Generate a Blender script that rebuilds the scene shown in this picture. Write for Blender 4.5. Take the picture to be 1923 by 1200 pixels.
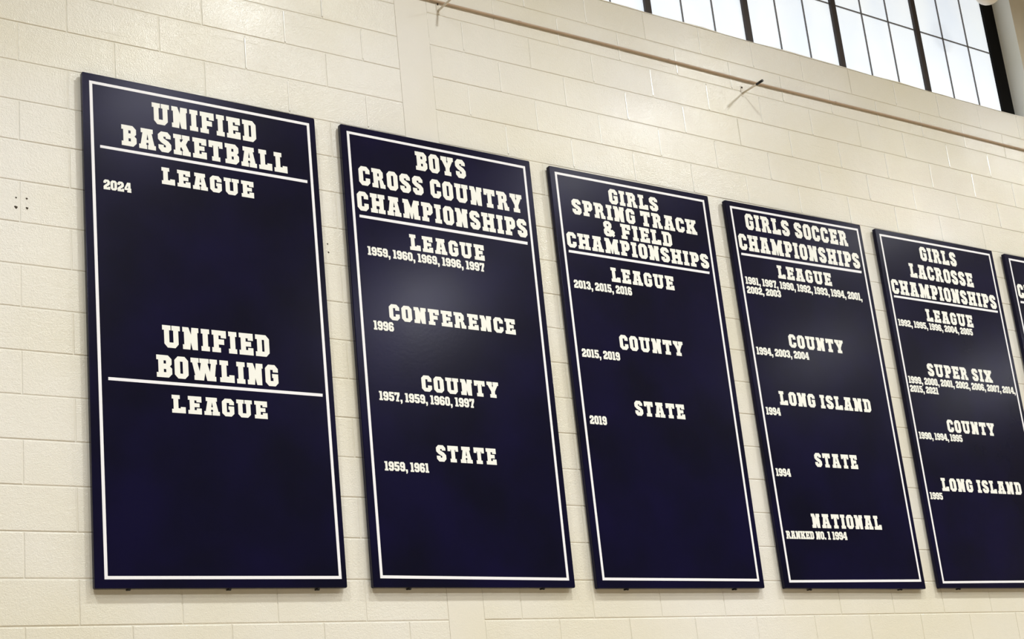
import bpy, bmesh, math, random
from mathutils import Vector, Matrix

random.seed(7)
for o in list(bpy.data.objects):
    bpy.data.objects.remove(o)
COL = bpy.context.scene.collection
SC = bpy.context.scene

# ------------------------------------------------------------------ camera
# x runs along the block wall, y = 0 is its face (the hall is on the -y side), z = 0 is the top of the boards
F_PX = 2836.41
CAM = (-2.10152, -6.35181, -3.62345)
YAW, PITCH, ROLL = 0.63161, 0.27752, -0.10819
cam = bpy.data.cameras.new('camera')
cam.sensor_fit = 'HORIZONTAL'
cam.sensor_width = 36
cam.lens = F_PX / 1923 * 36
cam.shift_x = -34.57 / 1923
cam.shift_y = 134.66 / 1923
cam.clip_end = 200
co = bpy.data.objects.new('camera', cam)
COL.objects.link(co)
fw = Vector((math.sin(YAW) * math.cos(PITCH), math.cos(YAW) * math.cos(PITCH), math.sin(PITCH)))
rt = Vector((math.cos(YAW), -math.sin(YAW), 0))
up = rt.cross(fw)
r2 = rt * math.cos(ROLL) + up * math.sin(ROLL)
u2 = -rt * math.sin(ROLL) + up * math.cos(ROLL)
m = Matrix((r2, u2, -fw)).transposed().to_4x4()
m.translation = Vector(CAM)
co.matrix_world = m
SC.camera = co

# ------------------------------------------------------------------ world, lamps, exposure
w = bpy.data.worlds.new('sky')
SC.world = w
w.use_nodes = True
w.node_tree.nodes['Background'].inputs[0].default_value = (0.75, 0.85, 1.0, 1)
w.node_tree.nodes['Background'].inputs[1].default_value = 1.0
SC.view_settings.view_transform = 'Standard'
SC.view_settings.look = 'None'
SC.view_settings.gamma = 1
SC.view_settings.use_curve_mapping = False
SC.view_settings.exposure = 0.0
LAMP_W = 315
LAMP_COL = (0.97, 1.0, 0.985)
# rows of round high-bay lamps hanging under the hall ceiling
for ly, xs, k, sp in ((-3.3, (-1.9, 2.5, 6.9, 11.3, 15.7), 0.47, 160), (-5.6, (-2.1, 2.6, 7.3, 12.0), 0.17, 150),
                      (-9.5, (-3.9, 1.95, 7.8), 1.22, 150), (-9.5, (15.2,), 0.4, 160), (-9.5, (19.5,), 0.75, 160)):  # the weak lone lamp is added to put some glare on the fourth board
    for lx in xs:
        ld = bpy.data.lights.new('high_bay_lamp', 'AREA')
        ld.shape = 'DISK'
        ld.size = 0.45 if ly > -5 else 0.8
        ld.spread = math.radians(sp)
        ld.energy = LAMP_W * k
        ld.color = LAMP_COL
        lo = bpy.data.objects.new('high_bay_lamp', ld)
        COL.objects.link(lo)
        lo.location = (lx, ly, 2.85 if ly > -5 else 3.05)

# ------------------------------------------------------------------ measured layout on the wall (metres)
# board index, kind (h heading, s subheading, y years), words, x left, x right, top z left/right, bottom z left/right
TEXT=[
 (0, 'h', 'UNIFIED', 0.4448, 0.9883, -0.0907, -0.0909, -0.2027, -0.2066),
 (0, 'h', 'BASKETBALL', 0.2891, 1.1513, -0.238, -0.2402, -0.3456, -0.3481),
 (0, 'y', '2024', 0.1946, 0.3277, -0.5388, -0.5373, -0.5886, -0.5873),
 (0, 's', 'LEAGUE', 0.4811, 0.9581, -0.4271, -0.428, -0.5146, -0.5157),
 (0, 'h', 'UNIFIED', 0.453, 0.9918, -1.2318, -1.2313, -1.3407, -1.3409),
 (0, 'h', 'BOWLING', 0.4194, 1.0294, -1.3796, -1.3797, -1.4871, -1.4871),
 (0, 's', 'LEAGUE', 0.4861, 0.962, -1.5681, -1.5673, -1.6536, -1.6539),
 (1, 'h', 'BOYS', 1.9202, 2.2393, -0.0851, -0.0848, -0.1944, -0.197),
 (1, 'h', 'CROSS COUNTRY', 1.563, 2.6, -0.2318, -0.2363, -0.3405, -0.3464),
 (1, 'h', 'CHAMPIONSHIPS', 1.5418, 2.6144, -0.3788, -0.3833, -0.4872, -0.4929),
 (1, 's', 'LEAGUE', 1.8387, 2.3074, -0.5793, -0.5798, -0.6685, -0.6704),
 (1, 'y', '1959, 1960, 1969, 1996, 1997', 1.5802, 2.2993, -0.6833, -0.6854, -0.7316, -0.735),
 (1, 's', 'CONFERENCE', 1.6781, 2.4621, -0.9892, -0.9918, -1.0766, -1.0798),
 (1, 'y', '1996', 1.5807, 1.6981, -1.0895, -1.089, -1.1392, -1.1395),
 (1, 's', 'COUNTY', 1.8355, 2.3099, -1.3607, -1.3634, -1.447, -1.4503),
 (1, 'y', '1957, 1959, 1960, 1997', 1.5799, 2.1471, -1.4654, -1.4662, -1.5133, -1.5155),
 (1, 's', 'STATE', 1.8867, 2.251, -1.7291, -1.7305, -1.8156, -1.8175),
 (1, 'y', '1959, 1961', 1.5791, 1.8341, -1.8293, -1.8292, -1.8771, -1.8781),
 (2, 'h', 'GIRLS', 3.2384, 3.6123, -0.0894, -0.0918, -0.1865, -0.1821),
 (2, 'h', 'SPRING TRACK', 2.9542, 3.9014, -0.1979, -0.1963, -0.2942, -0.2917),
 (2, 'h', '& FIELD', 3.1689, 3.6856, -0.3031, -0.3073, -0.3993, -0.4001),
 (2, 'h', 'CHAMPIONSHIPS', 2.8889, 3.9616, -0.4125, -0.4115, -0.5077, -0.5054),
 (2, 's', 'LEAGUE', 3.1811, 3.6541, -0.5944, -0.5942, -0.6825, -0.6815),
 (2, 'y', '2013, 2015, 2016', 2.9016, 3.3205, -0.7039, -0.7022, -0.7536, -0.7532),
 (2, 's', 'COUNTY', 3.181, 3.6557, -1.0055, -1.0043, -1.0949, -1.0933),
 (2, 'y', '2015, 2019', 2.8997, 3.1692, -1.1149, -1.1144, -1.1641, -1.1642),
 (2, 's', 'STATE', 3.2306, 3.5996, -1.3949, -1.3938, -1.4828, -1.4822),
 (2, 'y', '2019', 2.8986, 3.0169, -1.5038, -1.5034, -1.5531, -1.5537),
 (3, 'h', 'GIRLS SOCCER', 4.3265, 5.2432, -0.0816, -0.0747, -0.1912, -0.1819),
 (3, 'h', 'CHAMPIONSHIPS', 4.243, 5.326, -0.2299, -0.2214, -0.3384, -0.3304),
 (3, 's', 'LEAGUE', 4.5408, 5.0231, -0.4049, -0.4002, -0.4927, -0.489),
 (3, 'y', '1981, 1987, 1990, 1992, 1993, 1994, 2001,', 4.2487, 5.288, -0.5169, -0.507, -0.5659, -0.5598),
 (3, 'y', '2002, 2003', 4.2493, 4.5395, -0.5799, -0.5758, -0.6274, -0.6234),
 (3, 's', 'COUNTY', 4.5438, 5.0292, -0.865, -0.8615, -0.9527, -0.9498),
 (3, 'y', '1994, 2003, 2004', 4.2515, 4.6996, -0.9761, -0.9717, -1.0258, -1.0216),
 (3, 's', 'LONG ISLAND', 4.384, 5.1909, -1.2492, -1.2445, -1.337, -1.332),
 (3, 'y', '1994', 4.2547, 4.3746, -1.36, -1.3583, -1.4079, -1.4077),
 (3, 's', 'STATE', 4.6044, 4.9785, -1.629, -1.6255, -1.7173, -1.7155),
 (3, 'y', '1994', 4.2589, 4.3799, -1.7416, -1.7403, -1.7897, -1.7897),
 (3, 's', 'NATIONAL', 4.4947, 5.101, -2.0127, -2.0108, -2.1, -2.0989),
 (3, 'y', 'RANKED NO. 1 1994', 4.2642, 4.777, -2.1228, -2.1197, -2.1708, -2.1695),
 (4, 'h', 'GIRLS', 5.9581, 6.3368, -0.0821, -0.0797, -0.1864, -0.1852),
 (4, 'h', 'LACROSSE', 5.8169, 6.4794, -0.2232, -0.2178, -0.3262, -0.3236),
 (4, 'h', 'CHAMPIONSHIPS', 5.6036, 6.6923, -0.3651, -0.3591, -0.4695, -0.4634),
 (4, 's', 'LEAGUE', 5.9022, 6.3888, -0.5469, -0.5432, -0.636, -0.6328),
 (4, 'y', '1992, 1995, 1996, 2004, 2005', 5.6048, 6.3653, -0.6509, -0.6451, -0.6984, -0.6942),
 (4, 's', 'SUPER SIX', 5.8116, 6.4818, -0.9442, -0.9404, -1.0337, -1.0295),
 (4, 'y', '1999, 2000, 2001, 2002, 2006, 2007, 2014,', 5.6035, 6.7079, -1.0502, -1.0438, -1.1, -1.0939),
 (4, 'y', '2015, 2021', 5.6033, 5.8817, -1.1126, -1.1103, -1.1598, -1.159),
 (4, 's', 'COUNTY', 5.9078, 6.3964, -1.3307, -1.3276, -1.4178, -1.4172),
 (4, 'y', '1990, 1994, 1995', 5.6074, 6.0381, -1.4335, -1.4308, -1.4806, -1.48),
 (4, 's', 'LONG ISLAND', 5.7409, 6.5594, -1.7384, -1.7366, -1.8264, -1.8236),
 (4, 'y', '1995', 5.6091, 5.7311, -1.8391, -1.8395, -1.8857, -1.8859),
]
DIV=[
 (0, (0.1838, -0.3655), (0.1834, -0.3792), (1.2601, -0.3674), (1.259, -0.3831)),
 (0, (0.1911, -1.5074), (0.1907, -1.5219), (1.263, -1.5047), (1.2618, -1.5198)),
 (1, (1.5488, -0.5121), (1.5476, -0.5272), (2.609, -0.517), (2.6068, -0.5344)),
 (2, (2.893, -0.5252), (2.8909, -0.5406), (3.9567, -0.524), (3.9539, -0.5396)),
 (3, (4.2495, -0.3595), (4.2466, -0.3748), (5.3295, -0.3441), (5.3253, -0.3616)),
 (4, (5.61, -0.4821), (5.6063, -0.497), (6.694, -0.4743), (6.6894, -0.4904)),
]
BOARDS=[
 {'TL':(0.1052,0.0028), 'TR':(1.3261,-0.0058), 'BL':(0.1054,-2.4654), 'BR':(1.3245,-2.4615), 'wTL':(0.1391,-0.0373), 'wTR':(1.2925,-0.0415), 'wBL':(0.1490,-2.4252), 'wBR':(1.2966,-2.4200), 'kTL':(0.1045,0.0070), 'kBL':(0.1054,-2.4668)},
 {'TL':(1.4752,-0.0067), 'TR':(2.6861,-0.0099), 'BL':(1.4663,-2.4607), 'BR':(2.6713,-2.4623), 'wTL':(1.5104,-0.0421), 'wTR':(2.6498,-0.0493), 'wBL':(1.5058,-2.4160), 'wBR':(2.6349,-2.4240), 'kTL':(1.4705,-0.0040)},
 {'TL':(2.8208,-0.0138), 'TR':(4.0352,-0.0110), 'BR':(4.0299,-2.4645), 'wTL':(2.8576,-0.0462), 'wTR':(3.9985,-0.0448), 'wBL':(2.8567,-2.4223), 'wBR':(3.9938,-2.4252), 'kTL':(2.8234,-0.0128), 'kBL':(2.8190,-2.4623)},
 {'TL':(4.1735,-0.0143), 'TR':(5.3952,-0.0041), 'BR':(5.4120,-2.4703), 'wTL':(4.2110,-0.0484), 'wTR':(5.3653,-0.0374), 'wBL':(4.2312,-2.4319), 'wBR':(5.3791,-2.4248), 'kTL':(4.1762,-0.0136), 'kBL':(4.1939,-2.4643)},
 {'TL':(5.5374,-0.0077), 'TR':(6.7642,-0.0041), 'wTL':(5.5728,-0.0431), 'wTR':(6.7309,-0.0346), 'wBL':(5.5799,-2.4353), 'kTL':(5.5415,-0.0085), 'kBL':(5.5435,-2.4692)},
 {'TL':(6.8993,-0.0078), 'wTL':(6.9435,-0.0385), 'kTL':(6.9065,-0.0077)},
]

# ------------------------------------------------------------------ helpers
def link(o, parent=None):
    COL.objects.link(o)
    if parent:
        o.parent = parent
    return o

def mesh(name, verts, faces, mat, smooth=False):
    me = bpy.data.meshes.new(name)
    me.from_pydata([tuple(v) for v in verts], [], faces)
    me.update()
    bm = bmesh.new()
    bm.from_mesh(me)
    bmesh.ops.recalc_face_normals(bm, faces=bm.faces)
    bm.to_mesh(me)
    bm.free()
    me.materials.append(mat)
    if smooth:
        for p in me.polygons:
            p.use_smooth = True
    return me

def obj(name, me, parent=None, loc=(0, 0, 0)):
    o = bpy.data.objects.new(name, me)
    o.location = loc
    return link(o, parent)

def empty(name, loc):
    o = bpy.data.objects.new(name, None)
    o.empty_display_size = 0.1
    o.location = loc
    return link(o)

def tag(o, label=None, cat=None, group=None, kind=None):
    for k, v in (('label', label), ('category', cat), ('group', group), ('kind', kind)):
        if v:
            o[k] = v
    return o

def box_vf(x0, x1, y0, y1, z0, z1):
    v = [(x, y, z) for x in (x0, x1) for y in (y0, y1) for z in (z0, z1)]
    f = [(0, 1, 3, 2), (4, 6, 7, 5), (0, 4, 5, 1), (2, 3, 7, 6), (0, 2, 6, 4), (1, 5, 7, 3)]
    return v, f

def merge(parts):
    V, F = [], []
    for v, f in parts:
        n = len(V)
        V += list(v)
        F += [tuple(i + n for i in q) for q in f]
    return V, F

def box(name, b, mat, parent=None, loc=(0, 0, 0), bev=0.0):
    v, f = box_vf(*b)
    me = mesh(name, v, f, mat)
    if bev:
        bm = bmesh.new()
        bm.from_mesh(me)
        bmesh.ops.bevel(bm, geom=bm.edges[:], offset=bev, segments=2, affect='EDGES')
        bm.to_mesh(me)
        bm.free()
    return obj(name, me, parent, loc)

def tube(name, p0, p1, r, mat, parent=None, n=12, loc=(0, 0, 0)):
    p0, p1 = Vector(p0), Vector(p1)
    d = (p1 - p0).normalized()
    a = d.orthogonal().normalized()
    b = d.cross(a)
    V = []
    for p in (p0, p1):
        for i in range(n):
            t = 2 * math.pi * i / n
            V.append(p + (a * math.cos(t) + b * math.sin(t)) * r)
    Fc = [(i, (i + 1) % n, n + (i + 1) % n, n + i) for i in range(n)] + [tuple(range(n)), tuple(range(2 * n - 1, n - 1, -1))]
    me = mesh(name, V, Fc, mat)
    for p in me.polygons:
        p.use_smooth = len(p.vertices) == 4
    return obj(name, me, parent, loc)

# ------------------------------------------------------------------ materials
def new_mat(name, col, rough=0.5, metal=0.0, spec=0.5):
    mt = bpy.data.materials.new(name)
    mt.use_nodes = True
    bs = mt.node_tree.nodes['Principled BSDF']
    bs.inputs['Base Color'].default_value = (*col, 1)
    bs.inputs['Roughness'].default_value = rough
    bs.inputs['Metallic'].default_value = metal
    bs.inputs['Specular IOR Level'].default_value = spec
    return mt, bs

def N(mt, typ, **kw):
    n = mt.node_tree.nodes.new(typ)
    for k, v in kw.items():
        if k in n.inputs:
            n.inputs[k].default_value = v
        else:
            setattr(n, k, v)
    return n

def world_coords(mt, scale=(1, 1, 1)):
    g = N(mt, 'ShaderNodeNewGeometry')
    mp = N(mt, 'ShaderNodeMapping')
    mp.inputs['Scale'].default_value = scale
    mt.node_tree.links.new(g.outputs['Position'], mp.inputs['Vector'])
    return mp.outputs['Vector']

def painted_masonry(name, col, rough, bump=1.0, dirt=0.06):
    """glossy paint over coarse concrete: pebbled relief, a few scored lines, faint cloudy tone"""
    mt, bs = new_mat(name, col, rough, 0, 0.45)
    L = mt.node_tree.links.new
    v1 = world_coords(mt, (1, 1, 1))
    n1 = N(mt, 'ShaderNodeTexNoise', Scale=85.0, Detail=4.0, Roughness=0.65)
    L(v1, n1.inputs['Vector'])
    n2 = N(mt, 'ShaderNodeTexNoise', Scale=26.0, Detail=2.0)
    L(v1, n2.inputs['Vector'])
    # how rough the block face is changes from place to place
    n3 = N(mt, 'ShaderNodeTexNoise', Scale=1.3, Detail=2.0)
    L(v1, n3.inputs['Vector'])
    mr = N(mt, 'ShaderNodeMapRange')
    mr.inputs['From Min'].default_value = 0.40
    mr.inputs['From Max'].default_value = 0.62
    mr.inputs['To Min'].default_value = 0.35
    mr.inputs['To Max'].default_value = 1.0
    L(n3.outputs['Fac'], mr.inputs['Value'])
    # scored horizontal tool marks
    v4 = world_coords(mt, (1.6, 1.6, 34))
    n4 = N(mt, 'ShaderNodeTexNoise', Scale=1.0, Detail=4.0, Roughness=0.6)
    L(v4, n4.inputs['Vector'])
    r4 = N(mt, 'ShaderNodeMapRange')
    r4.inputs['From Min'].default_value = 0.66
    r4.inputs['From Max'].default_value = 0.72
    r4.inputs['To Min'].default_value = 0.0
    r4.inputs['To Max'].default_value = -1.0
    L(n4.outputs['Fac'], r4.inputs['Value'])
    mul = N(mt, 'ShaderNodeMath', operation='MULTIPLY')
    L(n1.outputs['Fac'], mul.inputs[0])
    L(mr.outputs['Result'], mul.inputs[1])
    b1 = N(mt, 'ShaderNodeBump')
    b1.inputs['Strength'].default_value = 0.45 * bump
    b1.inputs['Distance'].default_value = 0.0055
    L(mul.outputs[0], b1.inputs['Height'])
    # fine orange-peel grain of the gloss paint, which breaks the lamp reflections into sparkles
    n6 = N(mt, 'ShaderNodeTexNoise', Scale=185.0, Detail=1.0, Roughness=0.5)
    L(v1, n6.inputs['Vector'])
    b0 = N(mt, 'ShaderNodeBump')
    b0.inputs['Strength'].default_value = 0.55 * bump
    b0.inputs['Distance'].default_value = 0.0021
    L(n6.outputs['Fac'], b0.inputs['Height'])
    L(b0.outputs['Normal'], b1.inputs['Normal'])
    b2 = N(mt, 'ShaderNodeBump')
    b2.inputs['Strength'].default_value = 0.25 * bump
    b2.inputs['Distance'].default_value = 0.004
    L(n2.outputs['Fac'], b2.inputs['Height'])
    L(b1.outputs['Normal'], b2.inputs['Normal'])
    b3 = N(mt, 'ShaderNodeBump')
    b3.inputs['Strength'].default_value = 0.35 * bump
    b3.inputs['Distance'].default_value = 0.002
    L(r4.outputs['Result'], b3.inputs['Height'])
    L(b2.outputs['Normal'], b3.inputs['Normal'])
    L(b3.outputs['Normal'], bs.inputs['Normal'])
    # paint tone: cloudy, a little yellower in patches
    n5 = N(mt, 'ShaderNodeTexNoise', Scale=0.9, Detail=3.0)
    L(v1, n5.inputs['Vector'])
    ra = N(mt, 'ShaderNodeValToRGB')
    ra.color_ramp.elements[0].position = 0.32
    ra.color_ramp.elements[1].position = 0.68
    c = col
    ra.color_ramp.elements[0].color = (c[0] * (1 - dirt * .7), c[1] * (1 - dirt), c[2] * (1 - dirt * 2.4), 1)
    ra.color_ramp.elements[1].color = (min(1, c[0] * (1 + dirt * .4)), min(1, c[1] * (1 + dirt * .5)), min(1, c[2] * (1 + dirt)), 1)
    L(n5.outputs['Fac'], ra.inputs['Fac'])
    L(ra.outputs['Color'], bs.inputs['Base Color'])
    return mt

M_BLOCK = painted_masonry('cream_block_paint', (0.80, 0.764, 0.690), 0.19)
M_JOINT = painted_masonry('cream_joint_paint', (0.77, 0.735, 0.66), 0.35, 0.6)
M_STRIP = painted_masonry('cream_smooth_paint', (0.80, 0.762, 0.688), 0.28, 0.55)
M_BEAD, _ = new_mat('joint_highlight_paint', (0.93, 0.91, 0.86), 0.2)  # lighter than the block paint, a painted highlight for the upright joints
M_PIER = painted_masonry('tan_pier_paint', (0.74, 0.69, 0.60), 0.5, 0.3)
M_REVEAL = painted_masonry('window_lit_reveal_paint', (0.90, 0.91, 0.88), 0.5, 0.3)  # the pier's own paint made paler, with window light put into the colour
M_PLAIN, _ = new_mat('hall_wall_paint', (0.10, 0.095, 0.11), 0.6)
M_END, _ = new_mat('end_wall_paint', (0.62, 0.58, 0.52), 0.6)
M_CEIL, _ = new_mat('ceiling_paint', (0.55, 0.54, 0.52), 0.8)

def wood_floor():
    mt, bs = new_mat('maple_floor', (0.55, 0.36, 0.18), 0.3)
    v = world_coords(mt, (1, 14, 1))
    n = N(mt, 'ShaderNodeTexNoise', Scale=2.0, Detail=4.0)
    mt.node_tree.links.new(v, n.inputs['Vector'])
    ra = N(mt, 'ShaderNodeValToRGB')
    ra.color_ramp.elements[0].color = (0.36, 0.28, 0.18, 1)
    ra.color_ramp.elements[1].color = (0.48, 0.39, 0.27, 1)
    mt.node_tree.links.new(n.outputs['Fac'], ra.inputs['Fac'])
    mt.node_tree.links.new(ra.outputs['Color'], bs.inputs['Base Color'])
    return mt
M_FLOOR = wood_floor()

def navy_paint():
    mt, bs = new_mat('navy_board_paint', (0.0115, 0.010, 0.030), 0.30, 0, 0.155)
    bs.inputs['Specular Tint'].default_value = (0.80, 0.77, 1.0, 1)
    L = mt.node_tree.links.new
    v = world_coords(mt)
    n = N(mt, 'ShaderNodeTexNoise', Scale=2.2, Detail=4.0)
    L(v, n.inputs['Vector'])
    mr = N(mt, 'ShaderNodeMapRange')
    mr.inputs['To Min'].default_value = 0.17
    mr.inputs['To Max'].default_value = 0.23
    L(n.outputs['Fac'], mr.inputs['Value'])
    L(mr.outputs['Result'], bs.inputs['Roughness'])
    ra = N(mt, 'ShaderNodeValToRGB')
    ra.color_ramp.elements[0].position = 0.35
    ra.color_ramp.elements[1].position = 0.65
    ra.color_ramp.elements[0].color = (0.0056, 0.0053, 0.0150, 1)
    ra.color_ramp.elements[1].color = (0.0066, 0.0054, 0.0270, 1)
    L(n.outputs['Fac'], ra.inputs['Fac'])
    L(ra.outputs['Color'], bs.inputs['Base Color'])
    n2 = N(mt, 'ShaderNodeTexNoise', Scale=60.0, Detail=2.0)
    L(v, n2.inputs['Vector'])
    b = N(mt, 'ShaderNodeBump')
    b.inputs['Strength'].default_value = 0.04
    b.inputs['Distance'].default_value = 0.002
    L(n2.outputs['Fac'], b.inputs['Height'])
    L(b.outputs['Normal'], bs.inputs['Normal'])
    return mt
M_NAVY = navy_paint()
M_LETTER, _ = new_mat('ivory_vinyl', (0.91, 0.905, 0.85), 0.45)
M_STRIPE, _ = new_mat('white_vinyl_tape', (0.90, 0.89, 0.93), 0.45)
M_CLIP, _ = new_mat('black_iron', (0.012, 0.010, 0.010), 0.5, 0.3)
M_MULL, _ = new_mat('dark_bronze_frame', (0.035, 0.024, 0.020), 0.5, 0.2)
M_JAMB, _ = new_mat('black_frame', (0.004, 0.0035, 0.003), 0.7, 0, 0.1)
M_MUNT, _ = new_mat('grey_muntin', (0.15, 0.14, 0.14), 0.5)
M_PIPE, _ = new_mat('tan_painted_pipe', (0.50, 0.37, 0.27), 0.42)
M_BRK, _ = new_mat('cream_painted_bracket', (0.70, 0.64, 0.54), 0.4)
M_RUST, _ = new_mat('rusty_hole', (0.05, 0.035, 0.02), 0.9)
M_GLOBE, _ = new_mat('white_fixture_shell', (0.80, 0.74, 0.66), 0.35)
M_GREY, _ = new_mat('grey_metal', (0.35, 0.35, 0.38), 0.4, 0.6)

def pane_mat():
    """frosted panels with daylight behind them"""
    mt, bs = new_mat('daylit_frosted_panel', (0.55, 0.57, 0.6), 0.5)
    L = mt.node_tree.links.new
    v = world_coords(mt, (1, 1, 0.6))
    n = N(mt, 'ShaderNodeTexNoise', Scale=3.0, Detail=3.0)
    L(v, n.inputs['Vector'])
    ra = N(mt, 'ShaderNodeValToRGB')
    ra.color_ramp.elements[0].position = 0.3
    ra.color_ramp.elements[1].position = 0.6
    ra.color_ramp.elements[0].color = (0.78, 0.87, 0.98, 1)
    ra.color_ramp.elements[1].color = (0.90, 0.96, 1.0, 1)
    L(n.outputs['Fac'], ra.inputs['Fac'])
    L(ra.outputs['Color'], bs.inputs['Emission Color'])
    bs.inputs['Emission Strength'].default_value = 0.77
    return mt
M_PANE = pane_mat()

# ------------------------------------------------------------------ the hall
FLOOR_Z, CEIL_Z = -5.25, 3.7
XL, XR, YB = -9.0, 24.0, -16.0
WALL_T = 0.30
Z0, HC = 0.2162, 0.2025          # height of a bed joint level with the board tops, course height
SILL_Z = Z0 + 5 * HC             # top of the masonry under the window
WIN_L, WIN_R = 0.30, 7.69
WIN_Y = 0.16
tag(box('floor', (XL, XR, YB, WALL_T, FLOOR_Z - .2, FLOOR_Z), M_FLOOR), kind='structure')
tag(box('ceiling', (XL, XR, YB, WALL_T, CEIL_Z, CEIL_Z + .2), M_CEIL), kind='structure')
tag(box('wall_left', (XL - .2, XL, YB, WALL_T, FLOOR_Z - .2, CEIL_Z + .2), M_PLAIN), kind='structure')
tag(box('wall_right', (XR, XR + .2, YB, WALL_T, FLOOR_Z - .2, CEIL_Z + .2), M_END), kind='structure')
tag(box('wall_front', (XL - .2, XR + .2, YB - .2, YB, FLOOR_Z - .2, CEIL_Z + .2), M_PLAIN), kind='structure')

JD = 0.0028                      # depth of the joints
v, f = merge([box_vf(XL, XR, JD, WALL_T, FLOOR_Z, SILL_Z - .002),
              box_vf(XL, WIN_L, JD, WALL_T, SILL_Z - .002, CEIL_Z),
              box_vf(WIN_L, WIN_R, JD, WALL_T, 3.05, CEIL_Z)])
wall = obj('wall_back', mesh('wall_back', v, f, M_JOINT))
tag(wall, kind='structure')
# the tan pier that closes the window on the right; its inner side is coloured paler to stand in for window light
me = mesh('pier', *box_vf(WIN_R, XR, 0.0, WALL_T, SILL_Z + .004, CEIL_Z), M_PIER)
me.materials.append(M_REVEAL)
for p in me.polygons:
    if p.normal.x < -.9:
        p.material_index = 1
tag(obj('pier', me, wall), label='tan painted pier right of the window with a reveal coloured paler for window light')
# rough painted top edge of the masonry
SV, SF = [], []
nseg = 150
x0s, x1s = WIN_L, XR
for i in range(nseg + 1):
    x = x0s + (x1s - x0s) * i / nseg
    dz = random.uniform(-.0045, .004)
    dy = random.uniform(-.003, .002)
    SV += [(x, dy, SILL_Z - .001), (x, dy, SILL_Z + .005 + dz), (x, WIN_Y, SILL_Z + .006), (x, WIN_Y, SILL_Z - .001)]
for i in range(nseg):
    a = 4 * i
    for k in range(4):
        SF.append((a + k, a + (k + 1) % 4, a + 4 + (k + 1) % 4, a + 4 + k))
SF += [(0, 1, 2, 3), (4 * nseg, 4 * nseg + 3, 4 * nseg + 2, 4 * nseg + 1)]
obj('window_sill', mesh('window_sill', SV, SF, M_STRIP), wall)

# concrete blocks, one by one, laid in running bond either side of a smooth filled strip
SX0, SX1 = 1.900, 2.107
PITCH_L, PITCH_R = 0.4625, 0.4650
GAP, GAPV = 0.0070, 0.0052
BEV = 0.0028
cache = {}
def block_mesh(wd, hg):
    key = (round(wd, 3), round(hg, 3))
    if key not in cache:
        a, b, e = key[0] / 2, key[1] / 2, BEV
        V = [(-a, JD, -b), (a, JD, -b), (a, JD, b), (-a, JD, b),
             (-a, e * .5, -b), (a, e * .5, -b), (a, e * .5, b), (-a, e * .5, b),
             (-a + e, 0, -b + e), (a - e, 0, -b + e), (a - e, 0, b - e), (-a + e, 0, b - e)]
        Fc = [(8, 9, 10, 11)]
        for r in (0, 4):
            for k in range(4):
                Fc.append((r + k, r + (k + 1) % 4, r + 4 + (k + 1) % 4, r + 4 + k))
        cache[key] = mesh('concrete_block', V, Fc, M_BLOCK)
    return cache[key]

def project(x, y, z):
    d = Vector((x, y, z)) - Vector(CAM)
    dep = d.dot(fw)
    if dep < .1:
        return None
    return 961.5 + F_PX * d.dot(r2) / dep + 34.57, 600 - F_PX * d.dot(u2) / dep + 134.66

def hidden(x0, x1, z0, z1):
    if z1 > -.02 or z0 < -2.45:
        return False
    for b in BOARDS:
        if x0 > b['TL'][0] + .03 and x1 < b['TL'][0] + 1.19:
            return True
    return False

cells = []
for row in range(-5, 24):                      # row r lies between bed joints r and r + 1
    zt, zb = Z0 - row * HC, Z0 - (row + 1) * HC
    odd = row % 2 != 0
    xs = []
    x = SX0
    first = PITCH_L / 2 if not odd else PITCH_L
    xs_l = [x]
    x -= first
    while x > XL:
        xs_l.append(x)
        x -= PITCH_L
    xs_l.append(XL)
    for a, b in zip(xs_l, xs_l[1:]):
        cells.append((b, a, zb, zt))
    x = SX1
    xs_r = [x]
    x += PITCH_R / 2 if odd else PITCH_R
    while x < XR - .1:
        xs_r.append(x)
        x += PITCH_R
    xs_r.append(XR)
    for a, b in zip(xs_r, xs_r[1:]):
        cells.append((a, b, zb, zt))
seen, rest = [], []
for c in cells:
    x0, x1, zb, zt = c
    if x1 - x0 < .05 or zb < FLOOR_Z:
        continue
    ps = [project(a, 0, z) for a in (x0, x1) for z in (zb, zt)]
    inframe = all(p for p in ps) and max(p[0] for p in ps) > 0 and min(p[0] for p in ps) < 1923 and max(p[1] for p in ps) > 0 and min(p[1] for p in ps) < 1200
    if inframe and not hidden(x0, x1, zb, zt):
        us = [p[0] for p in ps]
        seen.append((max(us) - min(us), c))
    elif x0 > -4 and x1 < 12 and zb > -4.2:
        rest.append(c)
seen.sort(key=lambda t: -t[0])
rest += [c for _, c in seen[300:]]
for _, (x0, x1, zb, zt) in seen[:300]:
    o = obj('concrete_block', block_mesh(x1 - x0 - GAPV, zt - zb - GAP), wall,
            ((x0 + x1) / 2, 0, (zb + zt) / 2))
    # pieces sit a hair proud or tilted, as laid
    o.scale = (1, random.uniform(.8, 1.25), 1)
    o.location.y = JD * (1 - o.scale.y)
parts = []
for x0, x1, zb, zt in rest:
    me = block_mesh(x1 - x0 - GAPV, zt - zb - GAP)
    cx, cz = (x0 + x1) / 2, (zb + zt) / 2
    parts.append(([(q.co.x + cx, q.co.y, q.co.z + cz) for q in me.vertices], [tuple(p.vertices) for p in me.polygons]))
v, f = merge(parts)
tag(obj('farther_blocks', mesh('farther_blocks', v, f, M_BLOCK), wall), kind='stuff')
# smooth vertical strip, filled and painted flush
obj('filled_strip', mesh('filled_strip', *box_vf(SX0 - .0012, SX1 + .0012, 0.0, JD, FLOOR_Z + .1, SILL_Z - .004), M_STRIP), wall)

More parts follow.
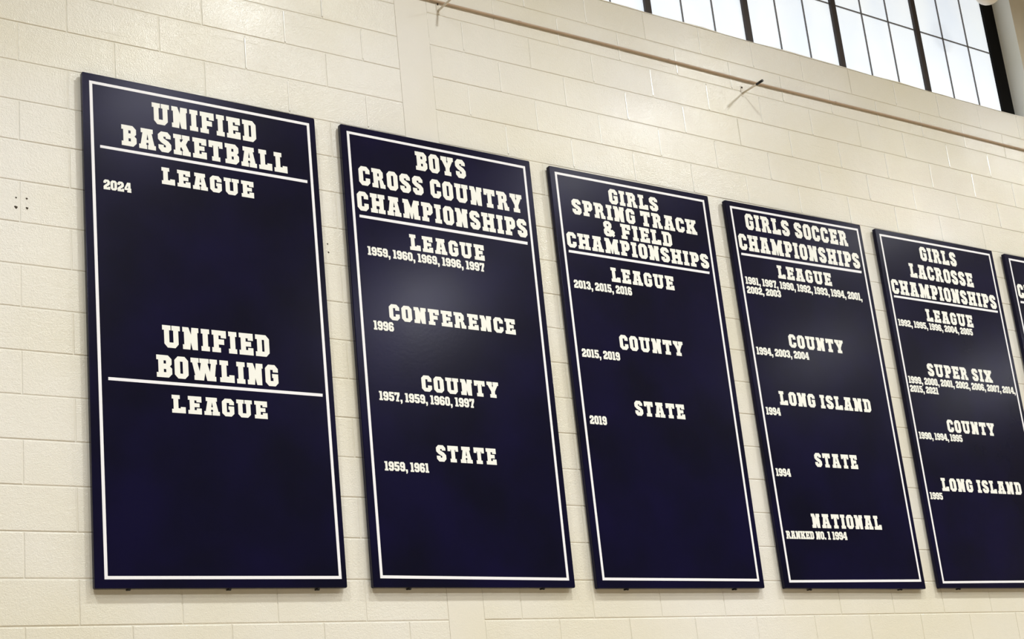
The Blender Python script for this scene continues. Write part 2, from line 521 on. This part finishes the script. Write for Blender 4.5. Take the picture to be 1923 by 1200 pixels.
# raised paint in the upper upright joints, coloured lighter for the light they catch
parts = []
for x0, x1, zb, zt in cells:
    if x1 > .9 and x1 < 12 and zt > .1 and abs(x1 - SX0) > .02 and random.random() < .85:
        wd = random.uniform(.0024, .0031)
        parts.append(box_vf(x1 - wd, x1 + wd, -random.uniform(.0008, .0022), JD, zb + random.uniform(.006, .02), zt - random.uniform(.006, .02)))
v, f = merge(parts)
tag(obj('joint_highlight_bead', mesh('joint_highlight_bead', v, f, M_BEAD), wall), kind='stuff')

# old anchor holes left in the block faces
def hole(x, z, r):
    n = 9
    V = [(x + r * (1 + .25 * math.sin(i * 2.1)) * math.cos(2 * math.pi * i / n), -.0010,
          z + r * (1 + .25 * math.cos(i * 1.7)) * math.sin(2 * math.pi * i / n)) for i in range(n)]
    V += [(p[0], .0006, p[2]) for p in V]
    Fc = [tuple(range(n)), tuple(range(2 * n - 1, n - 1, -1))] + [(i, (i + 1) % n, n + (i + 1) % n, n + i) for i in range(n)]
    obj('anchor_hole', mesh('anchor_hole', V, Fc, M_RUST), wall)
for x, z, r in ((-0.198, -0.679, .0042), (-0.150, -0.676, .0045), (-0.199, -0.726, .0075), (-0.149, -0.723, .0055),
                (1.371, -0.686, .004), (1.373, -0.732, .0045)):
    hole(x, z, r)

# ------------------------------------------------------------------ window
win = empty('window_1', (WIN_L, WIN_Y, SILL_Z))
tag(win, kind='structure')
def wbox(name, x0, x1, y0, y1, z0, z1, mat):
    return box(name, (x0 - WIN_L, x1 - WIN_L, y0 - WIN_Y, y1 - WIN_Y, z0 - SILL_Z, z1 - SILL_Z), mat, win)
WZ0, WZ1 = SILL_Z + .006, 3.05
MU = [7.553 - .9022 * k for k in range(1, 9)]   # right edges of glazed bays are mullion centres
MU = [6.681, 5.762, 4.850, 3.949, 3.045, 2.141, 1.237, 0.36]
edges = [7.553] + MU
hz = 1.877
for k, x in enumerate(MU):
    wbox('mullion', x - .024, x + .024, WIN_Y, WIN_Y + .07, WZ0, WZ1, M_MULL)
wbox('jamb', 7.553, WIN_R, WIN_Y, WIN_Y + .07, WZ0, WZ1, M_JAMB)
wbox('head_rail', WIN_L, 7.553, WIN_Y + .072, WIN_Y + .09, WZ1 - .05, WZ1, M_MULL)
for k in range(8):
    xr = edges[k] - (.024 if k else 0)
    xl = edges[k + 1] + .024
    thirds = [xl + (xr - xl) * q / 3 for q in range(4)]
    if k == 0:
        thirds = [xl, 6.987, 7.284, xr]
    for q in (1, 2):
        wbox('muntin', thirds[q] - .0032, thirds[q] + .0032, WIN_Y + .012, WIN_Y + .04, WZ0, WZ1 - .05, M_MUNT)
    for q in range(3):
        a = thirds[q] + (.0033 if q else 0)
        b = thirds[q + 1] - (.0033 if q < 2 else 0)
        for z0, z1 in ((WZ0, hz - .0041), (hz + .0041, 2.55 - .0041), (2.55 + .0041, WZ1 - .05)):
            wbox('pane', a, b, WIN_Y + .022, WIN_Y + .030, z0, z1, M_PANE)
        for z in (hz, 2.55):
            wbox('glazing_bar', a, b, WIN_Y + .014, WIN_Y + .038, z - .0040, z + .0040, M_MUNT)

# ------------------------------------------------------------------ slab lettering
GL = {
 'A': (11.6, [[(0,0),(5.5,0),(5.5,3.1),(4.9,3.1),(5.15,4.7),(6.45,4.7),(6.7,3.1),(6.1,3.1),(6.1,0),(11.6,0),(11.6,3.2),(10.6,3.2),(8.9,11.8),(9.8,11.8),(9.8,15),(1.4,15),(1.4,11.8),(2.6,11.8),(1.1,3.2),(0,3.2)], [(5.3,6.8),(6.6,6.8),(5.95,11.2)]]),
 'B': (10.2, [[(0,0),(7.9,0),(10.2,2.5),(10.2,6.2),(8.8,7.6),(10,9),(10,12.6),(7.7,15),(0,15),(0,11.8),(1.2,11.8),(1.2,3.2),(0,3.2)], [(4.7,3.5),(6.3,3.5),(6.3,5.7),(4.7,5.7)], [(4.7,9.3),(6.3,9.3),(6.3,11.5),(4.7,11.5)]]),
 'C': (9.2, [[(2.3,0),(6.9,0),(9.2,2.5),(9.2,5.9),(5.6,5.9),(5.6,3.5),(3.6,3.5),(3.6,11.5),(5.6,11.5),(5.6,9.4),(9.2,9.4),(9.2,12.5),(6.9,15),(2.3,15),(0,12.4),(0,2.6)]]),
 'D': (10, [[(0,0),(7.6,0),(10,2.6),(10,12.4),(7.6,15),(0,15),(0,11.8),(1.2,11.8),(1.2,3.2),(0,3.2)], [(4.7,3.4),(6.4,3.4),(6.4,11.6),(4.7,11.6)]]),
 'E': (10, [[(0,0),(10,0),(10,5),(6.3,5),(6.3,3.4),(4.7,3.4),(4.7,5.9),(8.5,5.9),(8.5,9.2),(4.7,9.2),(4.7,11.6),(6.3,11.6),(6.3,10.1),(10,10.1),(10,15),(0,15),(0,11.8),(1.2,11.8),(1.2,3.2),(0,3.2)]]),
 'F': (10, [[(0,0),(6,0),(6,3.2),(4.7,3.2),(4.7,5.4),(8.5,5.4),(8.5,9.0),(4.7,9.0),(4.7,11.6),(6.3,11.6),(6.3,9.9),(10,9.9),(10,15),(0,15),(0,11.8),(1.2,11.8),(1.2,3.2),(0,3.2)]]),
 'G': (9.2, [[(2.3,0),(7,0),(9.2,2.4),(9.2,8.6),(4.9,8.6),(4.9,5.8),(5.7,5.8),(5.7,3.6),(3.6,3.6),(3.6,11.5),(5.5,11.5),(5.5,9.8),(9.2,9.8),(9.2,12.4),(7,15),(2.3,15),(0,12.4),(0,2.6)]]),
 'H': (12, [[(0,0),(5.7,0),(5.7,3.2),(4.7,3.2),(4.7,5.6),(7.3,5.6),(7.3,3.2),(6.3,3.2),(6.3,0),(12,0),(12,3.2),(10.8,3.2),(10.8,11.8),(12,11.8),(12,15),(6.3,15),(6.3,11.8),(7.3,11.8),(7.3,9.4),(4.7,9.4),(4.7,11.8),(5.7,11.8),(5.7,15),(0,15),(0,11.8),(1.2,11.8),(1.2,3.2),(0,3.2)]]),
 'I': (5.8, [[(0,0),(5.8,0),(5.8,3.2),(4.7,3.2),(4.7,11.8),(5.8,11.8),(5.8,15),(0,15),(0,11.8),(1.1,11.8),(1.1,3.2),(0,3.2)]]),
 'K': (12, [[(0,0),(5.7,0),(5.7,3.0),(4.7,3.2),(4.7,5.0),(5.4,6.0),(6.8,3.2),(6.2,3.0),(6.2,0),(12,0),(12,3.2),(11.1,3.2),(8.8,8.2),(10.6,11.8),(11.6,11.8),(11.6,15),(6.2,15),(6.2,11.9),(6.9,11.8),(5.5,9.3),(4.7,10.1),(4.7,11.8),(5.7,11.8),(5.7,15),(0,15),(0,11.8),(1.2,11.8),(1.2,3.2),(0,3.2)]]),
 'L': (10, [[(0,0),(10,0),(10,5.2),(6.4,5.2),(6.4,4.0),(4.7,4.0),(4.7,11.8),(5.9,11.8),(5.9,15),(0,15),(0,11.8),(1.2,11.8),(1.2,3.2),(0,3.2)]]),
 'M': (14.4, [[(0,0),(5.2,0),(5.5,5.4),(6.5,0),(7.9,0),(8.9,5.4),(9.2,0),(14.4,0),(14.4,3.2),(13.2,3.2),(13.2,11.8),(14.2,11.8),(14.2,15),(9.6,15),(7.2,8.4),(4.8,15),(0.2,15),(0.2,11.8),(1.2,11.8),(1.2,3.2),(0,3.2)]]),
 'N': (11, [[(0,0),(5.0,0),(5.5,5.0),(6.6,0),(10.2,0),(10.2,11.8),(11,11.8),(11,15),(6.2,15),(5.8,10.0),(4.2,15),(0,15),(0,11.8),(1,11.8),(1,3.2),(0,3.2)]]),
 'O': (9.2, [[(2.3,0),(6.9,0),(9.2,2.6),(9.2,12.4),(6.9,15),(2.3,15),(0,12.4),(0,2.6)], [(3.7,3.4),(5.5,3.4),(5.5,11.6),(3.7,11.6)]]),
 'P': (9.6, [[(0,0),(6,0),(6,3.2),(4.7,3.2),(4.7,5.2),(7.4,5.2),(9.6,7.6),(9.6,12.6),(7.4,15),(0,15),(0,11.8),(1.2,11.8),(1.2,3.2),(0,3.2)], [(4.7,8.8),(6.0,8.8),(6.0,11.5),(4.7,11.5)]]),
 'R': (10.9, [[(0,0),(5.0,0),(5.0,6.0),(6.1,6.0),(6.6,0),(10.9,0),(10.9,3.2),(9.9,3.2),(9.0,6.2),(8.2,7.1),(9.4,8.6),(9.4,12.6),(7.2,15),(0,15),(0,11.8),(1.2,11.8),(1.2,3.2),(0,3.2)], [(4.7,9.1),(6.0,9.1),(6.0,11.5),(4.7,11.5)]]),
 'S': (9.2, [[(2.3,0),(7,0),(9.2,2.5),(9.2,6.0),(7.4,8.2),(3.9,10.2),(3.9,11.5),(5.5,11.5),(5.5,10.2),(9,10.2),(9,12.6),(6.9,15),(2.3,15),(0,12.6),(0,9.2),(2,7),(5.4,5),(5.4,3.6),(3.9,3.6),(3.9,5.2),(0.2,5.2),(0.2,2.5)]]),
 'T': (10.2, [[(2.1,0),(8.1,0),(8.1,3.2),(6.9,3.2),(6.9,11.4),(7.6,11.4),(7.6,10),(10.2,10),(10.2,15),(0,15),(0,10),(2.6,10),(2.6,11.4),(3.3,11.4),(3.3,3.2),(2.1,3.2)]]),
 'U': (12, [[(3.4,0),(8.6,0),(10.8,2.6),(10.8,11.8),(12,11.8),(12,15),(6.3,15),(6.3,11.8),(7.4,11.8),(7.4,3.6),(4.6,3.6),(4.6,11.8),(5.7,11.8),(5.7,15),(0,15),(0,11.8),(1.2,11.8),(1.2,2.6)]]),
 'W': (18, [[(2.2,0),(8.6,0),(9.6,5.4),(10.8,0),(17,0),(17,3.2),(16.2,3.2),(17.2,11.8),(18,11.8),(18,15),(12.8,15),(12.8,12),(13.7,11.8),(12.9,6),(11.4,11.8),(12.3,12),(12.3,15),(6.0,15),(6.0,12),(6.9,11.8),(5.9,6),(4.6,11.8),(5.5,12),(5.5,15),(0,15),(0,11.8),(1,11.8),(2.8,3.2),(2.2,3.2)]]),
 'X': (12, [[(0,0),(5.7,0),(5.7,3),(5.3,3.2),(6,4.8),(6.7,3.2),(6.3,3),(6.3,0),(12,0),(12,3.2),(11.2,3.2),(8.6,7.5),(11,11.8),(11.8,11.8),(11.8,15),(6.3,15),(6.3,12),(6.7,11.8),(6,10.2),(5.3,11.8),(5.7,12),(5.7,15),(0.2,15),(0.2,11.8),(1,11.8),(3.4,7.5),(0.8,3.2),(0,3.2)]]),
 'Y': (11.2, [[(2.6,0),(8.6,0),(8.6,3.2),(7.4,3.2),(7.4,6.0),(10.3,11.8),(11.2,11.8),(11.2,15),(5.9,15),(5.9,12.0),(6.3,11.8),(5.6,9.7),(4.9,11.8),(5.3,12),(5.3,15),(0,15),(0,11.8),(0.9,11.8),(3.8,6),(3.8,3.2),(2.6,3.2)]]),
 '&': (11, [[(2,0),(6.6,0),(7.7,1.0),(9,-.3),(10.8,1.8),(10.1,2.9),(10.9,5),(8.6,7.2),(7.4,6.4),(7.0,7.8),(8.2,9.4),(8.2,12.8),(6.2,15),(2.2,15),(.2,12.8),(.2,9.6),(1.4,7.9),(0,6.2),(0,2.4)], [(3.5,10),(5,10),(5,12),(3.5,12)], [(3.3,3.2),(5.4,3.2),(3.5,5.6)]]),
 '0': (9.4, [[(2.3,0),(7.1,0),(9.4,2.6),(9.4,12.4),(7.1,15),(2.3,15),(0,12.4),(0,2.6)], [(3.8,3.4),(5.6,3.4),(5.6,11.6),(3.8,11.6)]]),
 '1': (6.6, [[(0,0),(6.6,0),(6.6,2.8),(5.3,2.8),(5.3,15),(0,15),(0,12.3),(1.4,12.3),(1.4,2.8),(0,2.8)]]),
 '2': (9.6, [[(0,0),(9.6,0),(9.6,4.6),(7.0,4.6),(7.0,3.5),(4.6,3.5),(4.6,4.2),(8,6.6),(9.4,8.6),(9.4,12.4),(7.2,15),(2.2,15),(0,12.4),(0,9.6),(3.8,9.6),(3.8,11.6),(5.6,11.6),(5.6,9.6),(1.8,6.6),(0,4.6)]]),
 '3': (9.6, [[(2.2,0),(7.2,0),(9.6,2.6),(9.6,6.2),(8.5,7.5),(9.4,8.8),(9.4,12.4),(7.2,15),(2.2,15),(0,12.4),(0,9.8),(3.8,9.8),(3.8,11.6),(5.6,11.6),(5.6,9.2),(3.6,9.2),(3.6,5.9),(5.7,5.9),(5.7,3.4),(3.8,3.4),(3.8,5.2),(0,5.2),(0,2.6)]]),
 '4': (10, [[(4.0,0),(10,0),(10,2.8),(9.0,2.8),(9.0,3.4),(10,3.4),(10,6.2),(9.0,6.2),(9.0,15),(4.2,15),(0,6.4),(0,3.4),(5.2,3.4),(5.2,2.8),(4.0,2.8)], [(3.2,6.4),(5.3,6.4),(5.3,10.8)]]),
 '5': (9.6, [[(2.2,0),(7.2,0),(9.6,2.6),(9.6,7.6),(7.6,9.8),(4.2,9.8),(4.2,11.7),(9.2,11.7),(9.2,15),(0.4,15),(0.4,6.7),(5.7,6.7),(5.7,3.4),(3.8,3.4),(3.8,5),(0,5),(0,2.6)]]),
 '6': (9.6, [[(2.3,0),(7.3,0),(9.6,2.6),(9.6,6.9),(7.6,9.2),(3.8,9.2),(3.8,11.6),(5.8,11.6),(5.8,10.2),(9.4,10.2),(9.4,12.4),(7.2,15),(2.3,15),(0,12.4),(0,2.6)], [(3.8,3.4),(5.8,3.4),(5.8,6.2),(3.8,6.2)]]),
 '7': (9.6, [[(2.2,0),(8,0),(8,2.8),(6.9,2.8),(7.1,5),(9.6,10.6),(9.6,15),(0,15),(0,10),(3.0,10),(3.0,11.5),(5.4,11.5),(3.5,5.4),(3.3,2.8),(2.2,2.8)]]),
 '8': (9.6, [[(2.3,0),(7.3,0),(9.6,2.6),(9.6,6.3),(8.6,7.5),(9.6,8.7),(9.6,12.4),(7.3,15),(2.3,15),(0,12.4),(0,8.7),(1,7.5),(0,6.3),(0,2.6)], [(3.8,3.4),(5.8,3.4),(5.8,6),(3.8,6)], [(3.8,9),(5.8,9),(5.8,11.6),(3.8,11.6)]]),
 ',': (3.8, [[(0.4,-3.2),(2.4,-3.2),(3.8,-.6),(3.8,3.5),(0,3.5),(0,0),(1.2,0)]]),
 '.': (3.6, [[(0,0),(3.6,0),(3.6,3.6),(0,3.6)]]),
}
g6 = GL['6'][1]
GL['9'] = (9.6, [[(9.6 - x, 15 - y) for x, y in sp] for sp in g6])

def text_mesh(words, x0, x1, zt0, zt1, zb0, zb1, kind, ox, oz, y, thick, mat, word=None):
    gap, space = {'h': (1.7, 4.6), 's': (1.9, 4.8), 'y': (0.75, 4.5)}[kind]
    if words.startswith('RANKED'):
        gap, space = 0.45, 4.4
    # advance widths
    pos, u, wi = [], 0.0, 0
    for ch in words:
        if ch == ' ':
            u += space
            wi += 1
            continue
        if word is None or word == wi:
            pos.append((u, ch))
        u += GL[ch][0] + gap
    total = u - gap
    cu = bpy.data.curves.new('tmp', 'CURVE')
    cu.dimensions = '2D'
    cu.fill_mode = 'BOTH'
    cu.extrude = thick / 2
    for u0, ch in pos:
        for sp in GL[ch][1]:
            s = cu.splines.new('POLY')
            s.points.add(len(sp) - 1)
            for i, (a, b) in enumerate(sp):
                t = (u0 + a) / total
                x = x0 + (x1 - x0) * t
                zb = zb0 + (zb1 - zb0) * t
                zt = zt0 + (zt1 - zt0) * t
                s.points[i].co = (x - ox, zb + (zt - zb) * b / 15 - oz, 0, 1)
            s.use_cyclic_u = True
    tmp = bpy.data.objects.new('tmp', cu)
    COL.objects.link(tmp)
    dg = bpy.context.evaluated_depsgraph_get()
    me = bpy.data.meshes.new_from_object(tmp.evaluated_get(dg))
    bpy.data.objects.remove(tmp)
    for q in me.vertices:
        a, b, c = q.co
        q.co = (a, y - thick / 2 - c, b)
    me.materials.clear()
    me.materials.append(mat)
    for p in me.polygons:
        p.use_smooth = False
    return me

# ------------------------------------------------------------------ honour boards
YF = -0.038                      # front face; the boards stand a finger's width off the wall
YK = -0.013
W_B, H_B = 1.2210, 2.4600
LAB = [
 'navy record board headed UNIFIED BASKETBALL and UNIFIED BOWLING, leftmost on the block wall',
 'navy record board headed BOYS CROSS COUNTRY CHAMPIONSHIPS with white border',
 'navy record board headed GIRLS SPRING TRACK & FIELD CHAMPIONSHIPS with white border',
 'navy record board headed GIRLS SOCCER CHAMPIONSHIPS with white border',
 'navy record board headed GIRLS LACROSSE CHAMPIONSHIPS with white border',
 'navy record board mostly cut off by the right edge of the photo',
]
CLIPS = [(0.261, 0.730, 1.175), (1.672, 2.472), (3.027, 3.812), (4.408, 5.194), (5.744, 6.55), (7.12, 7.90)]

def frame_strip(outer, inner, y, thick, ox, oz, mat, name):
    V = []
    for yy in (y, y - thick):
        for q in list(outer) + list(inner):
            V.append((q[0] - ox, yy, q[1] - oz))
    Fc = []
    for k in range(4):
        j = (k + 1) % 4
        Fc.append((8 + k, 8 + j, 12 + j, 12 + k))
        Fc.append((k, 4 + k, 4 + j, j))
        Fc.append((k, j, 8 + j, 8 + k))
        Fc.append((4 + k, 12 + k, 12 + j, 4 + j))
    return mesh(name, V, Fc, mat)

for i, b in enumerate(BOARDS):
    TL = b['TL']
    TR = b.get('TR', (TL[0] + 1.222, TL[1] + .002))
    BL = b.get('BL', (b['kBL'][0] + (-.001 if i != 4 else .001), -2.4655) if 'kBL' in b else (TL[0] + .012, -2.468))
    BR = b.get('BR', (BL[0] + 1.221, BL[1] + .001))
    ox, oz = (BL[0] + BR[0]) / 2, (BL[1] + BR[1]) / 2
    root = empty('record_board', (ox, 0, oz))
    tag(root, LAB[i], 'sign', 'navy record boards hung in a row on the block wall')
    # panel: slightly rounded corners and edges
    q = [Vector((p[0] - ox, 0, p[1] - oz)) for p in (BL, BR, TR, TL)]
    R = .007
    ring = []
    for k in range(4):
        p, a, c = q[k], q[k - 1], q[(k + 1) % 4]
        da, dc = (a - p).normalized(), (c - p).normalized()
        for s in range(4):
            t = s / 3 * math.pi / 2
            ring.append(p + da * R * (1 - math.sin(t)) + dc * R * (1 - math.cos(t)))
    cen = sum(q, Vector()) / 4
    V, Fc = [], []
    n = len(ring)
    def inset(p, d):
        dx = -d if p.x > cen.x else d
        dz = -d if p.z > cen.z else d
        return (p.x + dx, p.z + dz)
    for yy, d in ((YK, 0), (YF + .003, 0), (YF + .0008, .0010), (YF, .0032)):
        for p in ring:
            a, c = inset(p, d) if d else (p.x, p.z)
            V.append((a, yy, c))
    for l in range(3):
        for k in range(n):
            Fc.append((l * n + k, l * n + (k + 1) % n, (l + 1) * n + (k + 1) % n, (l + 1) * n + k))
    Fc += [tuple(range(n)), tuple(range(4 * n - 1, 3 * n - 1, -1))]
    me = mesh('panel', V, Fc, M_NAVY)
    obj('panel', me, root)
    # spacer battens behind, black clips under the lower edge
    for zc in (.25, 1.2, 2.2):
        box('spacer', (-.5, .5, YK, -.0005, zc - .02, zc + .02), M_CLIP, root)
    for cx in CLIPS[i]:
        v, f = merge([box_vf(cx - ox - .0055, cx - ox + .0055, YF + .004, -.0005, -.0055, .0005),
                      box_vf(cx - ox - .0045, cx - ox + .0045, YF + .006, YF + .013, -.0095, -.0050)])
        obj('clip', mesh('clip', v, f, M_CLIP), root)
    # white border stripe
    T = .0145
    wTL = b['wTL']
    wTR = b.get('wTR', (TR[0] - .033, TR[1] - .033))
    wBL = b.get('wBL', (BL[0] + .036, BL[1] + .036))
    wBR = b.get('wBR', (BR[0] - .033, BR[1] + .038))
    outer = (wBL, wBR, wTR, wTL)
    inner = ((wBL[0] + T, wBL[1] + T), (wBR[0] - T, wBR[1] + T), (wTR[0] - T, wTR[1] - T), (wTL[0] + T, wTL[1] - T))
    obj('border_stripe', frame_strip(outer, inner, YF, .0006, ox, oz, M_STRIPE, 'border_stripe'), root)
    divs = [d for d in DIV if d[0] == i]
    if i == 5:
        divs = [(5, (6.983, -.3656), (6.978, -.3826), (8.06, -.3600), (8.055, -.3760))]
    for d in divs:
        a, c, e, g = d[1:]
        V = [(p[0] - ox, yy, p[1] - oz) for yy in (YF, YF - .0006) for p in (c, g, e, a)]
        me = mesh('divider_stripe', V, [(3, 2, 1, 0), (4, 5, 6, 7), (0, 1, 5, 4), (1, 2, 6, 5), (2, 3, 7, 6), (3, 0, 4, 7)], M_STRIPE)
        obj('divider_stripe', me, root)
    lines = [t for t in TEXT if t[0] == i]
    if i == 5:
        lines = [(5, 'h', 'CHAMPIONSHIPS', 6.9740, 8.050, -.2340, -.2300, -.3420, -.3380)]
    for _, kd, words, x0, x1, a, c, e, g in lines:
        nm = {'h': 'heading_lettering', 's': 'subheading_lettering', 'y': 'year_lettering'}[kd]
        for wi, wd in (enumerate(words.split(' ')) if kd != 'y' else [(None, words)]):
            o = obj(nm, text_mesh(words, x0, x1, a, c, e, g, kd, ox, oz, YF, .0008, M_LETTER, wi), root)
            o['label'] = 'white lettering reading %s' % wd.rstrip(',')

# ------------------------------------------------------------------ thin pipe fixed along the wall above the boards, two short arms beside it
PY = -0.0100
def pz(x):
    return 0.909 + .0015 * (x - 2.1) + (.0062 * max(0, x - 4.6))
def pipe_obj():
    pts = [Vector((x, PY, pz(x) + .002 * math.sin(x * 2.3))) for x in [1.55 + .25 * k for k in range(36)]]
    n, r = 12, .0075
    V, Fc = [], []
    for p in pts:
        for k in range(n):
            t = 2 * math.pi * k / n
            V.append((p.x, p.y + r * math.cos(t), p.z + r * math.sin(t)))
    for i in range(len(pts) - 1):
        for k in range(n):
            Fc.append((i * n + k, i * n + (k + 1) % n, (i + 1) * n + (k + 1) % n, (i + 1) * n + k))
    Fc += [tuple(range(n)), tuple(range(len(V) - 1, len(V) - n - 1, -1))]
    me = mesh('pipe', V, Fc, M_PIPE, smooth=True)
    return obj('wall_pipe', me)
pp = pipe_obj()
tag(pp, 'thin tan painted pipe running level along the wall above the boards', 'pipe')

for xs in (2.75, 3.9, 5.4, 6.6):
    n = 10
    V, Fc = [], []
    for xx in (xs - .009, xs + .009):
        for k in range(n):
            t = math.pi * k / (n - 1)
            V.append((xx, PY - .0095 * math.sin(t), pz(xs) + .0095 * math.cos(t) + .002 * math.sin(xs * 2.3)))
    Fc = [(k, k + 1, n + k + 1, n + k) for k in range(n - 1)]
    obj('pipe_strap', mesh('pipe_strap', V, Fc, M_PIPE), pp)

def bracket(x, z, ln, tip, label):
    root = empty('wall_bracket', (x, 0, z))
    tag(root, label, 'bracket', 'short arms standing out from the wall by the thin pipe')
    box('base_plate', (-.011, .011, -.003, -.0002, -.022, .056), M_BRK, root, bev=.001)
    tube('screw', (.0, -.003, .042), (.0, -.0055, .042), .0065, M_RUST, root, 8)
    tube('arm', (0, -.003, 0), (0, -ln, 0), .0065, M_BRK, root, 10)
    if tip:
        tube('end_cap', (0, -ln + .002, 0), (0, -ln - tip, 0), .0085, M_CLIP, root, 10)
    return root
bracket(4.518, 0.812, .140, .055, 'short wall arm with a black end cap crossing the thin pipe')
bracket(2.186, 0.852, .150, 0, 'short cream wall arm at the top edge beside the smooth filled strip')

# ------------------------------------------------------------------ rounded white fixture cut off by the top edge
FX, FY, FZ = 6.980, -0.30, 2.028
root = empty('round_fixture', (FX, FY, FZ))
tag(root, 'white rounded fixture cut off at the top edge before the window corner', 'fixture')
R = .103
V, Fc = [], []
nu, nv = 28, 12
for j in range(nv + 1):
    ph = -math.pi / 2 + (math.pi * .78) * j / nv
    for k in range(nu):
        t = 2 * math.pi * k / nu
        V.append((R * math.cos(ph) * math.cos(t), R * math.cos(ph) * math.sin(t), R * math.sin(ph)))
for j in range(nv):
    for k in range(nu):
        Fc.append((j * nu + k, j * nu + (k + 1) % nu, (j + 1) * nu + (k + 1) % nu, (j + 1) * nu + k))
Fc.append(tuple(range(nv * nu, nv * nu + nu)))
obj('shell', mesh('shell', V, Fc, M_GLOBE, smooth=True), root)
tube('collar', (0, 0, .062), (0, 0, .095), .075, M_GREY, root, 20)
tube('stem', (0, 0, .09), (0, 0, CEIL_Z - FZ), .014, M_GREY, root, 12)
